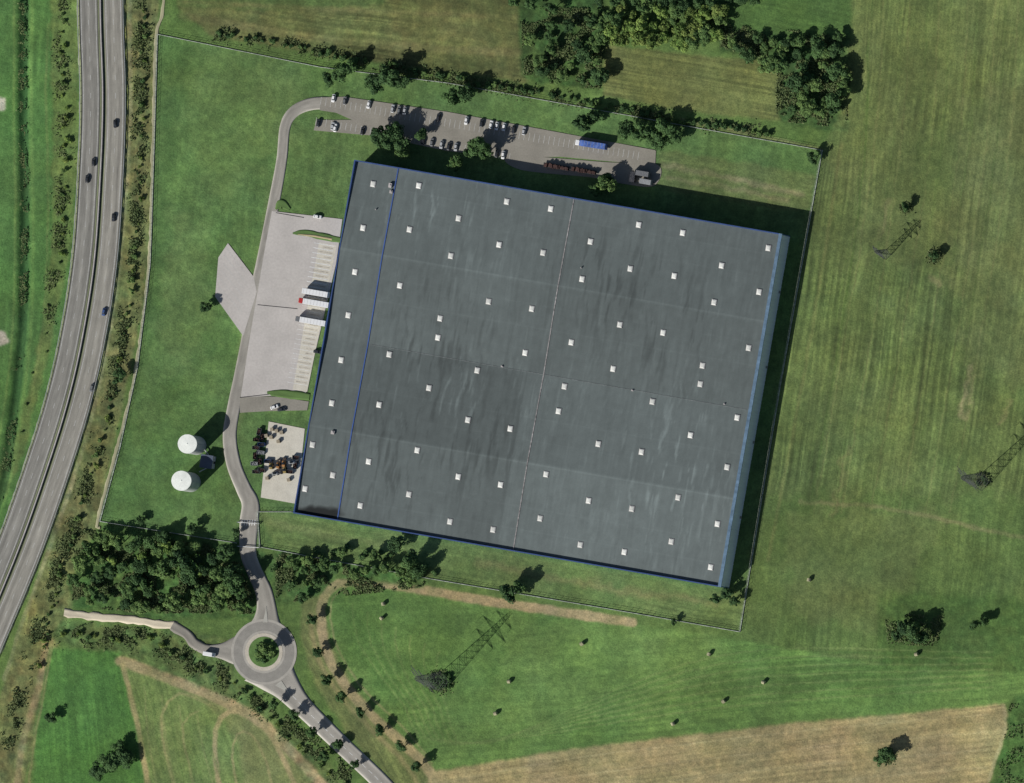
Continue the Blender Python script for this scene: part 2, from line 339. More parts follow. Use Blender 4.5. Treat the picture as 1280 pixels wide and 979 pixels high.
# ---------------------------------------------------------------- ribbons
def ribbon(name,pts,w,z,rgb=None,m=None,off=0,prof=None,step=3,jit=0,nx_=9,skirt=.5,**pr):
    pp=smooth([tuple(p) for p in pts],step)
    a=np.array([p[:2] for p in pp]); 
    ww=np.array([p[2] if len(p)>2 else w for p in pp])
    tg=np.gradient(a,axis=0)
    tg/=np.linalg.norm(tg,axis=1)[:,None]; nr=np.stack([-tg[:,1],tg[:,0]],1)
    s=np.linspace(-.5,.5,nx_)
    vs=[];cs=[]; n=len(a)
    al=np.arange(n)*step
    for j,t in enumerate(s):
        e=ww*t+off
        if jit and (j==0 or j==nx_-1): e=e+jit*vnoise(al/6.0,np.full(n,j*3.3),3)
        q=a+nr*e[:,None]; vs.append(np.stack([X(q[:,0]),Y(q[:,1]),np.full(n,z)],1))
        if rgb is not None:
            f=np.ones(n) if prof is None else np.full(n,prof(t))
            f=f*(1+.08*vnoise(al/40,np.full(n,j*.35),5)+.07*vnoise(al/9,np.full(n,j*1.3),6))
            cs.append(np.array(rgb)[None]*f[:,None])
    vs=[vs[0]-np.array([0,0,skirt])]+vs+[vs[-1]-np.array([0,0,skirt])]
    if rgb is not None: cs=[cs[0]]+cs+[cs[-1]]
    vs=np.stack(vs,1); k=vs.shape[1]; id_=np.arange(n*k).reshape(n,k)
    f=np.stack([id_[:-1,:-1],id_[:-1,1:],id_[1:,1:],id_[1:,:-1]],-1).reshape(-1,4)
    me=mesh_np(name,vs.reshape(-1,3),f,m or M['road'],alb(np.clip(np.stack(cs,1).reshape(-1,3),3,250)) if rgb is not None else None)
    return obj(name,me,**pr)
lane=lambda t: 1-.09*math.exp(-((abs(t)-.24)/.08)**2)+.05*math.exp(-(t/.05)**2)-(.12 if abs(t)>.45 else 0)
hc=[(126,-160),(126,8),(129,120),(126,220),(118,330),(102,430),(83,510),(58,590),(30,670),(0,745),(-45,850),(-110,1000),(-160,1110)]
ribbon("highway_shoulder",hc,59,.0,(112,118,92),jit=1.5,nx_=7,kind="structure",step=4)
ribbon("highway",hc,23,.04,(130,127,119),off=-15.5,prof=lane,nx_=25,kind="structure")
ribbon("highway",hc,23,.04,(121,119,113),off=15.5,prof=lane,nx_=25,kind="structure")
ribbon("highway_median",hc,5.5,.03,(74,78,60),nx_=5,kind="structure")
def dashes(name,pts,off,w,z,dash,gap,m=None):
    a=np.array([p[:2] for p in smooth(pts,1.0)]); tg=np.gradient(a,axis=0); tg/=np.linalg.norm(tg,axis=1)[:,None]; nr=np.stack([-tg[:,1],tg[:,0]],1)
    b=a+nr*off; L=np.concatenate([[0],np.cumsum(np.linalg.norm(np.diff(b,axis=0),axis=1))])
    vs=[];fs=[];pos=0
    while pos<L[-1]-dash:
        i0=np.searchsorted(L,pos); i1=np.searchsorted(L,pos+dash)
        for i in range(i0,min(i1,len(b)-1),3):
            j=min(i+3,i1,len(b)-1); k=len(vs)
            for q,nn in((b[i],nr[i]),(b[j],nr[j])):
                for sg in(-1,1):
                    e=q+nn*sg*w/2; vs.append((X(e[0]),Y(e[1]),z))
            fs.append((k,k+1,k+3,k+2))
        pos+=dash+gap
    obj(name,mesh_np(name,vs,fs,m or M['white']),kind="structure")
for o_ in(-15.5,15.5):
    dashes("lane_marking",hc,o_,.5,.06,7,16,M['faded'])
    for e in(-9.2,9.2): dashes("edge_line",hc,o_+e,.6,.06,60,.01,M['faded'])
def wall_along(pts,w,z0,z1,off=0):
    a=np.array([p[:2] for p in smooth(pts,6)]); tg=np.gradient(a,axis=0); tg/=np.linalg.norm(tg,axis=1)[:,None]; nr=np.stack([-tg[:,1],tg[:,0]],1)
    mb=MB(); rings=[]
    for q,n_ in zip(a,nr):
        l=q+n_*(off-w/2); r=q+n_*(off+w/2)
        rings.append([(X(l[0]),Y(l[1]),z0),(X(r[0]),Y(r[1]),z0),(X(r[0]),Y(r[1]),z1),(X(l[0]),Y(l[1]),z1)])
    mb.loft(rings); return mb
mb=wall_along(hc,1.4,.03,.85); obj("concrete_barrier",mb.mesh("concrete_barrier",M['coping']),label="pale concrete barrier between the two highway carriageways",category="barrier")
for sg in(-1,1):
    mb=wall_along(hc,.45,.55,.85,off=sg*28.5)
    a=np.array([p[:2] for p in smooth(hc,10)]); tg=np.gradient(a,axis=0); tg/=np.linalg.norm(tg,axis=1)[:,None]
    for q,t in zip(a,tg): mb.box(X(q[0]-t[1]*sg*28.5),Y(q[1]+t[0]*sg*28.5),-.3,.12,.12,.9)
    obj("guard_rail",mb.mesh("guard_rail",M['steel']),label="galvanised steel guard rail along the highway shoulder",category="guard rail")
ribbon("service_path",[(206,-100),(204,10),(195,48),(191,180),(186,330),(168,470),(146,560),(122,650),(125,660)],3.8,.0,(142,139,112),jit=1.1,nx_=5,kind="structure")
ribbon("field_path",[(80,766),(110,770),(160,774),(200,780),(222,782)],10,.02,(180,170,150),jit=1.8,nx_=5,kind="structure")
ribbon("field_path",[(215,782),(232,792),(245,806),(262,812),(296,814)],13,.03,(124,120,112),jit=1,nx_=5,kind="structure")
sr=lambda t: 1-.07*math.exp(-((abs(t)-.22)/.1)**2)+(.08 if abs(t)>.46 else 0)
RC=(138,134,126)
ribbon("access_road",[(331,797,62),(332,785,46),(333,774,32),(333,758,24),(329,738,21),(317,712,19),(310,690,20),(311,655,23),(313,630,22),(304,610,19),(292,580,18),(287,545,17),(292,510,16),(301,470,17),(309,430,17),(320,370,17),(331,310,14),(343,250,14),(352,200,13),(356,160,13),(365,142,14),(382,132,15),(405,129,16),(440,134,18),(470,139,20)],14,.05,RC,prof=sr,kind="structure")
ribbon("approach_road",[(335,830,72),(345,844,52),(357,858,37),(371,875,28),(388,893,24),(430,934,22),(480,982,22),(540,1050,22)],22,.05,(146,142,134),prof=sr,kind="structure")
ribbon("side_arm",[(304,813,44),(290,814,32),(277,814,20),(262,813,13)],12,.045,RC,kind="structure")
dashes("lane_marking",[(366,870),(388,893),(430,934),(480,982),(540,1050)],0,.6,.075,6,5)
def disc(name,cx,cy,r,z,m,ri=0,n=96,**pr):
    mb=MB()
    o=[(X(cx+r*math.cos(2*math.pi*i/n)),Y(cy+r*math.sin(2*math.pi*i/n)),z) for i in range(n)]
    i_=[(X(cx+ri*math.cos(2*math.pi*i/n)),Y(cy+ri*math.sin(2*math.pi*i/n)),z) for i in range(n)]
    lo=[(x,y,z-.5) for x,y,_ in o]; mb.v=lo+o+i_
    for j in range(n):
        k=(j+1)%n; mb.f.append((j,j+n,k+n,k)); mb.f.append((n+k,2*n+k,2*n+j,n+j))
    return obj(name,mb.mesh(name,m),**pr)
M['rb']=mat("roundabout_asphalt",(126,123,117),var=.12,fvar=.12)
M['rbl']=mat("roundabout_margin",(148,144,136),var=.12,fvar=.12)
M['apron']=mat("apron_paving",(168,161,148),var=.12,fvar=.15)
M['lawn']=mat("island_grass",(80,106,58),var=.25,fvar=.3)
disc("roundabout_margin",330,815,41,.058,M['rbl'],36,kind="structure")
disc("roundabout",330,815,38,.066,M['rb'],21,kind="structure")
disc("roundabout_margin",330,815,26.5,.075,M['rbl'],23,kind="structure")
disc("roundabout_apron",330,815,23.5,.15,M['apron'],18,kind="structure")
disc("roundabout_island",330,815,19,.25,M['lawn'],0,kind="structure")
def poly(name,pts,z,m,sm=False,skirt=.4):
    if sm: pts=[tuple(p) for p in smooth(pts,3,True)]
    n=len(pts); mb=MB(); top=[(X(a),Y(b),z) for a,b in pts]; 
    ar=sum(top[i][0]*top[(i+1)%n][1]-top[(i+1)%n][0]*top[i][1] for i in range(n))
    if ar<0: top=top[::-1]
    mb.loft([[(x,y,z-skirt) for x,y,_ in top],top]); mb.f.pop(-2)
    return obj(name,mb.mesh(name,m),kind="structure")
poly("splitter_island",[(335,778),(333,758),(329,778)],.17,M['kerb']); poly("splitter_island",[(352,851),(362,866),(344,857)],.17,M['kerb'])
poly("concrete_yard",[(340,264),(428,274),(420,330),(382,492),(301,497),(311,430),(322,365),(331,312)],.07,M['yard'])
poly("truck_apron",[(285,304),(317,346),(321,365),(304,420),(269,371),(273,322)],.065,M['yard'])
poly("loading_strip",[(399,303),(421,307),(384,490),(366,487)],.085,M['dock'])
poly("concrete_pad",[(336,527),(381,536),(371,630),(326,622),(331,575)],.07,M['dock'])
poly("side_road",[(300,495),(345,496),(386,502),(384,513),(335,514),(300,516)],.06,M['lot'])
poly("parking_lot",[(400,122),(430,121),(560,140),(820,188),(819,207),(700,196),(640,197),(560,189),(470,170),(392,163),(396,150),(440,150),(420,141),(400,138)],.062,M['lot'])
poly("service_yard",[(640,195),(760,203),(822,206),(818,232),(780,230),(740,222),(650,212)],.055,M['lot'],True)
for i_,pts_ in enumerate(([(366,292,2),(380,291,8),(405,296,9),(426,300,7)],[(334,491,3),(350,492,10),(370,494,11),(387,496,9)],[(345,262,2),(352,255,12),(362,262,4)])):
    ribbon("grass_island",pts_,6,.12+.01*i_,(80,104,58),jit=.6,nx_=5,kind="structure",step=2)
ribbon("grass_island",[(372,293,1),(392,295,3),(415,299,3)],3,.16,(150,138,108),jit=.4,nx_=3,kind="structure",step=2)
def lines(name,segs,w,z,m):
    vs=[];fs=[]
    for (a,b,c,d) in segs:
        dx,dy=c-a,d-b; l=math.hypot(dx,dy); nx_,ny_=-dy/l*w/2,dx/l*w/2; k=len(vs)
        vs+=[(X(a+nx_),Y(b+ny_),z),(X(a-nx_),Y(b-ny_),z),(X(c-nx_),Y(d-ny_),z),(X(c+nx_),Y(d+ny_),z)]; fs.append((k,k+1,k+2,k+3))
    obj(name,mesh_np(name,vs,fs,m),kind="structure")
segs=[]
for i in range(66):
    x=402+i*6.2; y=118.5+(x-402)*.172
    if x<800: segs.append((x,y+3,x-1.7,y+13))
for i in range(40):
    x=396+i*6.2; y=146+(x-396)*.185
    if x<640 : segs.append((x,y+1,x-1.7,y+10))
lines("parking_marking",segs,.45,.08,M['faded'])
segs=[]
for i in range(30):
    t=i/29; x=419-t*34; y=308+t*174; segs.append((x-1,y,x-26,y-4.4))
lines("bay_marking",segs[:12],1.0,.1,M['white']); lines("bay_marking",segs[12:],.55,.1,M['white'])
segs=[]
for i in range(29):
    t=(i+.5)/29; x=419-t*34; y=308+t*174; l=random.uniform(8,20); segs.append((x-2,y,x-2-l,y-l*.17))
lines("bay_stain",segs,1.5,.095,mat("stained_concrete",(154,148,137),var=.25,fine=1,fvar=.25))
lines("yard_joint",[(300,497,345,492),(322,381,372,386),(345,266,380,272)],.9,.1,M['dark'])
segs=[(282-i*1.6,309+i*10,306-i*.6,341+i*10) for i in range(6)]
lines("apron_marking",segs,.35,.085,M['faded'])
lines("crossing_marking",[(303+i*3.2,650,302+i*3.2,657) for i in range(6)],1.2,.08,M['white'])
# ---------------------------------------------------------------- WAREHOUSE
hR=11.0
nw=np.array(P(443,200,hR)); WD=541.0*S; LN=447.0*S; ang=math.radians(-9.83)
wh=empty("warehouse",(nw[0],nw[1],0),ang,label="huge grey flat-roofed warehouse with blue edge trim and rooflights",category="warehouse")
def roofz(yv):
    t=(yv/LN)%.5/.5
    return 9.7+1.2*(1-abs(2*t-1))
gx=np.linspace(.5,WD-.5,int(WD/.7)); gy=np.linspace(.5,LN-.5,int(LN/.7)); A,B=np.meshgrid(gx,gy)
zz=roofz(B)
ca,sa=math.cos(ang),math.sin(ang)
pu=A/S; pv=B/S
rc=np.zeros(A.shape+(3,)); rc[:]=(84,91,90)
st=.6*vnoise(pu/3.0,pv/60,1)+.4*vnoise(pu/1.3,pv/30,2)
pt=fbm(pu,pv,90,4,6)
rc*=(1+.04*st+.06*pt+.04*fbm(pu,pv,6,2,9))[...,None]
un=A/WD; vn=B/LN
def zone(cu,cv,su,sv): return np.exp(-((un-cu)/su)**2-((vn-cv)/sv)**2)
wob=2.5*vnoise(pu/12,pv/20,31)
dk=np.clip(vnoise((pu+wob)/5.0,pv/40,11)*1.3+vnoise((pu+wob)/1.8,pv/20,12)*.8+.4*fbm(pu,pv,10,3,14)-.25,0,1)
rc*=(1-.18*dk*np.clip(zone(.25,.45,.12,.14)+zone(.2,.8,.13,.14)+zone(.38,.72,.1,.12)+zone(.75,.3,.12,.14)+zone(.6,.2,.1,.1)+.18,0,1))[...,None]
lt=np.clip(vnoise((pu+wob)/3.5,pv/36,21)*1.2+vnoise((pu+wob)/1.3,pv/16,22)+.4*fbm(pu,pv,8,3,24)-.5,0,1)
rc*=(1+.17*lt*(zone(.32,.6,.2,.1)+zone(.2,.15,.12,.12)+zone(.85,.7,.12,.2)+.35))[...,None]
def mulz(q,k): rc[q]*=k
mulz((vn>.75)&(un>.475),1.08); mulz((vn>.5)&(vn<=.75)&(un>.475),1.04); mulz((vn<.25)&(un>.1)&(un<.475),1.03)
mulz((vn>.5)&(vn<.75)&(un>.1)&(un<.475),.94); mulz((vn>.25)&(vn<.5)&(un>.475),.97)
for k in range(1,16):
    d=np.abs(vn*16-k); rc*=(1+.035*np.exp(-(d/.016)**2))[...,None]
for vv in(.25,.75): rc*=(1+.12*np.exp(-(np.abs(vn-vv)/.0022)**2))[...,None]
sw_patch=np.clip(1.4-np.hypot((pu-32)/26,(pv-441+.12*(pu-32))/7)+.3*fbm(pu,pv,8,2,41),0,1); rc*=(1-.65*np.clip(sw_patch*1.5,0,1))[...,None]  # darker patch painted near the southwest roof corner
id_=np.arange(A.size).reshape(A.shape)
f=np.stack([id_[1:,:-1],id_[1:,1:],id_[:-1,1:],id_[:-1,:-1]],-1).reshape(-1,4)
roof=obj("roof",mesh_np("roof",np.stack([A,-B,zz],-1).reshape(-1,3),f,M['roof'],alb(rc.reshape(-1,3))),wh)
def wallbox(x0,y0,x1,y1,z0,z1,m,name,par=wh):
    mb=MB(); mb.box((x0+x1)/2,-(y0+y1)/2,z0,abs(x1-x0),abs(y1-y0),z1-z0); return obj(name,mb.mesh(name,m),par)
wallbox(0,0,WD,.5,-.5,10.6,M['bwall'],"wall"); wallbox(0,LN-.5,WD,LN,-.5,10.6,M['bwall'],"wall")
wallbox(0,.5,.5,LN-.5,-.5,10.6,M['bwall'],"wall")
e=MB(); e.box(WD-.25,-LN/2,-.5,.5,LN-1,10.9)
for i in range(int(LN/2.0)): e.box(WD+.06,-(1+i*2.0),-.4,.12,.35,10.7)
obj("wall",e.mesh("east_wall",M['lblue']),wh,label="light blue ribbed cladding wall")
wallbox(-.1,-.1,WD-1.5,.5,10.6,11,M['blue'],"roof_trim"); wallbox(-.1,LN-.5,WD-1.5,LN+.1,10.6,11,M['blue'],"roof_trim")
wallbox(-.1,.5,.5,LN-.5,10.602,11,M['blue'],"roof_trim")
wallbox(WD-1.5,-.1,WD+.2,LN+.1,10.61,11.02,M['lcap'],"roof_trim")  # wide pale cap added so the shaded east facade strip reads brighter
def follow(u,w,hh,m,name):
    mb=MB(); rings=[]
    for t in np.linspace(0,1,41):
        y_=.6+(LN-1.2)*t; z_=roofz(y_); rings.append([(u-w/2,-y_,z_-.3),(u+w/2,-y_,z_-.3),(u+w/2,-y_,z_+hh),(u-w/2,-y_,z_+hh)])
    mb.loft(rings); return obj(name,mb.mesh(name,m),wh)
u1=54.5*S; u2=277*S
follow(u1,.55,.22,M['bluel'],"fire_wall"); follow(u2,.5,.16,M['copingr'],"fire_wall")
wallbox(u1+1,LN*.5-.13,WD-3,LN*.5+.13,9.5,9.8,M['seam'],"gutter")
RL="466,230 523,232 633,252 688,261 798,281 853,291 960,310 454,285 512,287 573,273 624,306 679,316 738,302 788,336 843,345 902,332 949,365 893,378 564,320 444,340 500,357 728,349 435,394 611,377 665,386 550,398 547,422 775,406 829,416 714,428 656,441 936,435 426,450 486,443 596,463 536,485 766,461 878,457 875,480 705,483 698,514 815,502 415,504 474,506 585,525 638,536 921,522 863,544 748,555 802,565 391,556 461,577 522,563 573,596 626,606 683,593 909,584 848,622 416,594 381,611 450,632 511,618 562,652 616,662 675,648 736,626 790,636 897,655 839,677 725,681 780,690 888,709"
curb=MB(); curb.box(0,0,-.2,2.75,3.25,.42); curbm=curb.mesh("roof_light",M['coping'])
dm=MB()
dm.loft([[(-1.2,-1.45,.23),(1.2,-1.45,.23),(1.2,1.45,.23),(-1.2,1.45,.23)],[(-1.1,-1.35,.38),(1.1,-1.35,.38),(1.1,1.35,.38),(-1.1,1.35,.38)],[(-.5,-.8,.52),(.5,-.8,.52),(.5,.8,.52),(-.5,.8,.52)]])
domem=dm.mesh("dome",M['rl'])
def toloc(px,py,h=10.5):
    w=np.array(P(px,py,h))-nw; return w[0]*ca+w[1]*sa, w[0]*sa-w[1]*ca
for t in RL.split():
    px,py=map(float,t.split(',')); lx,ly=toloc(px,py)
    o=obj("roof_light",curbm,roof,(lx,-ly,float(roofz(ly)))); obj("dome",domem,o)
for px,py,sx,sy,hh in((488,232,1.6,2.4,1.2),(489,240,1.6,1.6,.9),(417,541,1.8,1.8,1),(627,458,1.2,.8,.5),(790,488,1.2,.8,.5),(727,335,.6,.6,.8),(905,505,.8,.8,.6),(470,262,.6,.6,.8)):
    lx,ly=toloc(px,py); mb=MB(); mb.box(0,0,-.1,sx,sy,hh,ch=.1); mb.cyl(0,0,hh-.1,hh+.15,sx*.3,sx*.3,10); obj("roof_vent",mb.mesh("roof_vent",M['coping']),roof,(lx,-ly,float(roofz(ly))))
mb=MB(); mb.box(0,0,0,.12,3.2,3.6)
ddm=mb.mesh("loading_door",M['grey']); mb=MB(); mb.box(-.6,0,3.7,1.1,4,.25); cpm=mb.mesh("canopy",M['blue'])
for i in range(20):
    yv=48+i*4.5
    d_=obj("loading_door",ddm,wh,(-.08,-yv,1.1)); obj("canopy",cpm,d_,(-.02,0,0))
for yv in(20,160): 
    mb=MB(); mb.box(0,0,0,.1,1.1,2.2); obj("door",mb.mesh("door",M['dark']),wh,(-.07,-yv,0))
for yv in(30,70,110,150):
    mb=MB(); mb.box(0,0,0,.12,1.3,2.2); obj("door",mb.mesh("door",M['grey']),wh,(WD+.16,-yv,0))
# ---------------------------------------------------------------- TREES
def crown_mesh(name,R,zc,zr,nl,leaf,m,seed,nlobe=16):
    r=np.random.default_rng(seed)
    d=r.normal(size=(nlobe,3)); d/=np.linalg.norm(d,axis=1)[:,None]; d[:,2]=np.abs(d[:,2])*.9-.25
    rad=r.uniform(.35,.9,nlobe)[:,None]
    c=d*rad*np.array([R,R,zr]); c[0]=0; lr=r.uniform(.18,.42,nlobe)*R; lr[0]=R*.48
    tint=r.uniform(.1,.9,nlobe)
    pw=lr**2/np.sum(lr**2)
    li=r.choice(nlobe,nl,p=pw); dd=r.normal(size=(nl,3)); dd[:,2]+=.35; dd/=np.linalg.norm(dd,axis=1)[:,None]
    pos=c[li]+dd*(lr[li]*r.uniform(.7,1.2,nl))[:,None]*np.array([1,1,zr/R]); pos[:,2]+=zc
    nrm=dd*1.2+r.normal(size=(nl,3))*.4+np.array([-.1,-.1,.3]); nrm/=np.linalg.norm(nrm,axis=1)[:,None]
    t=np.cross(nrm,r.normal(size=(nl,3))); t/=np.linalg.norm(t,axis=1)[:,None]; b=np.cross(nrm,t)
    s=(leaf*r.uniform(.6,1.3,nl))[:,None]
    v=np.stack([pos-t*s-b*s*.6,pos+t*s-b*s*.5,pos+t*s*.8+b*s*.6,pos-t*s*.7+b*s*.7],1).reshape(-1,3)
    f=np.arange(nl*4).reshape(-1,4); cc=np.clip(tint[li]+r.normal(size=nl)*.07,0,1)
    return mesh_np(name,v,f,m,np.repeat(np.repeat(cc,4)[:,None],3,1))
def mk_tree(m,seed):
    def b():
        r=empty("deciduous_tree"); mb=MB(); rr=random.Random(seed)
        mb.beam((0,0,-.5),(0.1,0.05,4.0),.34,.22,8)
        for k in range(5):
            a=k*1.3+rr.random(); mb.beam((.1,.05,2.2+k*.35),(2.6*math.cos(a),2.6*math.sin(a),5.6+rr.random()),.15,.05,5)
        obj("trunk",mb.mesh("trunk",M['bark']),r); obj("crown",crown_mesh("crown",5,5.7,3.9,1500,.42,m,seed),r); return r
    return b
def mk_shrub(m,seed):
    def b(): return obj("shrub",crown_mesh("shrub",2.5,1.1,1.7,420,.30,m,seed,9))
    return b
TL={'dark':"dark green tree with dense crown",'mid':"green leafy tree with uneven crown",'light':"bright green tree with uneven crown",'olive':"yellow-green tree with broad crown"}
SD={'dark':10,'mid':15,'light':20,'olive':30}
def tree(px,py,r,kind='dark',where="standing in grass",grp="trees standing in grass",flat=1.0):
    sc=r*S/5.0; zc=5.9*sc*flat
    x,y=P(px,py,zc); v=random.randrange(5)
    hs=random.uniform(.8,1.2)*flat
    return place(('t',kind,v),mk_tree(M['f_'+kind],SD[kind]*7+v),(x,y,-.1),random.uniform(0,6.28),(sc*random.uniform(.85,1.15),sc,sc*hs),label=TL[kind]+" "+where,category="tree",group=grp)
def shrub(px,py,r,kind='dark',where="in rough grass",grp="shrubs in rough grass"):
    sc=r*S/2.5; x,y=P(px,py,1.2*sc); v=random.randrange(3)
    return place(('s',kind,v),mk_shrub(M['f_'+kind],60+SD[kind]+v),(x,y,-.15),random.uniform(0,6.28),(sc*random.uniform(.8,1.3),sc,sc*random.uniform(.8,1.2)),label={'dark':'dark green','mid':'green','light':'light green','olive':'olive green'}[kind]+" leafy shrub "+where,category="shrub",group=grp)
def along(pts,sp,jit):
    out=[]
    for p in smooth(pts,sp): out.append((p[0]+random.uniform(-jit,jit),p[1]+random.uniform(-jit,jit)))
    return out
def fill(poly_,n,mind):
    xs=[p[0] for p in poly_];ys=[p[1] for p in poly_]; out=[];tr=0
    while len(out)<n and tr<4000:
        tr+=1; a=random.uniform(min(xs),max(xs)); b=random.uniform(min(ys),max(ys))
        if inpoly(np.array([a]),np.array([b]),poly_)[0] and all(math.hypot(a-c,b-d)>mind for c,d in out): out.append((a,b))
    return out
rc_=random.choice
for p in along([(180,12),(178,100),(175,200),(170,300),(162,380),(149,460),(131,540),(109,610),(92,660),(76,720),(60,780),(48,830)],10,3.2):
    if random.random()<.8: shrub(*p,random.choice([2,2.5,3,3.5,4.5,5]),rc_(['dark','mid','mid','olive']),"on the highway embankment","shrubs on the highway embankment")
for p in along([(80,15),(79,120),(82,200),(76,290),(72,330)],13,4): shrub(*p,random.uniform(2.5,5),rc_(['olive','mid','light']),"beside the highway","shrubs beside the highway")
for p in along([(60,420),(45,470),(25,545),(5,620)],26,6): shrub(*p,random.uniform(2,3),'mid',"beside the highway","shrubs beside the highway")
for p in along([(265,42),(330,50),(430,72),(520,88),(600,104),(700,120),(760,132),(850,150),(960,166)],9,2.5):
    if random.random()<.92: shrub(*p,random.uniform(3,6.2),rc_(['dark','dark','dark','mid']),"in the boundary hedge","shrubs in the boundary hedge")
for p in along([(80,795),(150,795),(200,806),(245,832),(290,856),(325,882),(360,920),(395,948),(426,982)],14,5):
    shrub(*p,random.uniform(2.5,6),rc_(['dark','mid','olive']),"beside the farm track","shrubs beside the farm track")
for p in along([(350,705),(380,700),(430,690),(480,700),(535,712)],9,9): shrub(*p,random.uniform(3.5,6.5),rc_(['dark','dark','mid']),"by the site fence","shrubs by the site fence")
for a in range(8): shrub(330+9*math.cos(a*.8),815+9*math.sin(a*.8),random.uniform(5,7),'dark',"on the roundabout island","shrubs on the roundabout island")
tree(331,814,12,'mid',"on the roundabout island","trees on the roundabout island")
for p in fill([(100,690),(135,664),(200,668),(290,686),(308,720),(302,762),(200,766),(105,752),(88,730)],46,15): tree(*p,random.choice([6,8,9,10,12,15]),rc_(['dark','dark','mid','mid']),"in the small wood","trees in the small wood",.85)
for a,b,c in((208,684,10),(178,695,7),(250,715,7),(140,700,6)): tree(a,b,c,'light',"in the small wood","trees in the small wood")
for p in fill([(660,30),(745,24),(752,90),(745,108),(665,92)],17,14): tree(*p,random.choice([6,7,9,12]),rc_(['dark','mid']),"in a field copse","trees in the field copse",.8)
for p in fill([(748,12),(905,10),(898,46),(860,56),(750,48)],32,12.5): tree(*p,random.uniform(8,13),rc_(['olive','light','mid']),"in a field copse","trees in the field copse",.8)
for p in fill([(745,-4),(950,-4),(930,8),(745,6)],12,14): tree(*p,random.uniform(8,11),'dark',"in a field copse","trees in the field copse",.8)
for p in fill([(905,40),(1050,46),(1060,100),(1050,150),(985,150),(978,85),(905,58)],32,13): tree(*p,random.choice([7,8,10,13]),rc_(['dark','dark','mid','mid']),"in a field copse","trees in the field copse",.8)
for p in along([(640,4),(690,6)],20,4): tree(*p,random.uniform(7,9),'dark',"at the field edge","trees at the field edge")
for p in fill([(352,695),(400,700),(395,745),(356,750)],8,12): tree(*p,random.uniform(5,8.5),rc_(['dark','mid']),"beside the access road","trees beside the access road")
for p in fill([(405,690),(480,688),(530,706),(520,724),(405,716)],12,12): tree(*p,random.uniform(6,10),rc_(['dark','mid']),"by the site fence","trees by the site fence")
single="410,98,9 425,92,13 437,84,10 468,104,13 485,95,14 499,103,12 566,123,12 582,116,12 728,154,12 741,146,11 783,162,12 800,165,14 816,170,13 832,160,12 842,172,11 824,179,10 474,170,13 490,165,15 498,178,13 484,178,12 528,168,8 597,182,13 607,188,11 588,190,9 745,238,9 760,222,8 1015,197,9 256,384,8 1132,258,6 1168,320,7 495,680,11 515,699,12 525,714,11 635,741,13 648,735,10 895,749,8 908,742,9 918,752,7 1130,784,11 1142,793,12 1155,797,8 1121,794,8 1218,781,7 1232,777,6 1108,943,12 1100,950,8 62,897,8 842,777,5 150,468,9 175,650,6 240,660,7 295,665,6"
for t in single.split():
    a,b,c=map(float,t.split(',')); tree(a,b,c,'dark')
for a,b,c in((136,955,15),(122,964,12),(152,950,13),(148,936,11),(162,944,9)): tree(a,b,c,'dark',flat=.65)
for a,b,c in((505,190,10),(570,203,10),(755,231,12)): tree(a,b,c,'mid',"beside the parking lot","trees beside the parking lot")
for t in "390,775 397,815 408,850 427,871 450,890 475,912 500,934 521,958 343,880 367,893 390,916 404,945 422,931 443,956".split():
    a,b=map(float,t.split(',')); tree(a,b,random.uniform(6.8,8),'dark',"beside the approach road","young trees lining the approach road",1.1)
# scrub stuff
pts=[]
def scat(poly_,n):
    xs=[p[0] for p in poly_];ys=[p[1] for p in poly_]
    a=RNG.uniform(min(xs),max(xs),n*3); b=RNG.uniform(min(ys),max(ys),n*3); m_=inpoly(a,b,poly_)
    m_&= (fbm(a,b,16,3,31)>.0); a=a[m_][:n];b=b[m_][:n]; pts.append(np.stack([a,b],1))
def scatl(p,n,w):
    q=np.array(smooth(p,2)); i=RNG.integers(0,len(q),n); c=q[i]+RNG.normal(size=(n,2))*w; pts.append(c[fbm(c[:,0],c[:,1],14,3,33)>.02])
scatl([(178,8),(176,100),(173,200),(167,310),(158,390),(144,470),(125,550),(104,620),(80,690),(55,765),(30,850),(10,930)],22000,5)
scatl([(28,-20),(28,100),(30,250),(28,400),(18,500),(5,600)],5000,2.5)
scatl([(78,0),(78,120),(80,200),(73,300),(60,400)],4000,5)
scatl([(265,42),(330,50),(430,72),(560,97),(700,122),(850,150),(960,166)],16000,4)
scatl([(80,795),(150,795),(200,806),(245,832),(290,853),(365,915),(440,975)],11000,7)
scat([(90,660),(320,688),(320,768),(90,765)],14000); scat([(650,10),(760,10),(750,112),(655,100)],5000); scat([(900,30),(1062,45),(1058,160),(970,152),(970,75),(900,66)],7000)
scat([(345,690),(540,722),(525,735),(345,755)],5000); scat([(1262,880),(1340,880),(1340,1000),(1242,1000)],1500); scat([(1105,765),(1180,770),(1170,808),(1110,806)],1200)
pl=[]
for cx_,cy_,rr_ in((550,852,13),(1228,600,8),(1168,320,8),(1132,260,6),(1108,945,10)):
    c=np.array([cx_,cy_])+RNG.normal(size=(1300,2))*rr_*.45; pl.append(c)
pp=np.concatenate(pts+pl)
m_=polydist(pp[:,0],pp[:,1],[tuple(p) for p in smooth(hc,20)])>32
m_&=polydist(pp[:,0],pp[:,1],[(332,785),(333,770),(330,740),(317,712),(310,690),(311,655),(308,640)])>13
m_&=polydist(pp[:,0],pp[:,1],[(340,838),(358,860),(385,890),(430,932),(480,982)])>15
m_&=np.hypot(pp[:,0]-330,pp[:,1]-815)>50
m_&=polydist(pp[:,0],pp[:,1],[(80,766),(160,774),(222,782),(245,806),(262,812),(296,812)])>9
m_&=polydist(pp[:,0],pp[:,1],[(204,10),(195,48),(191,180),(186,330),(168,470),(146,560),(122,650)])>3.5
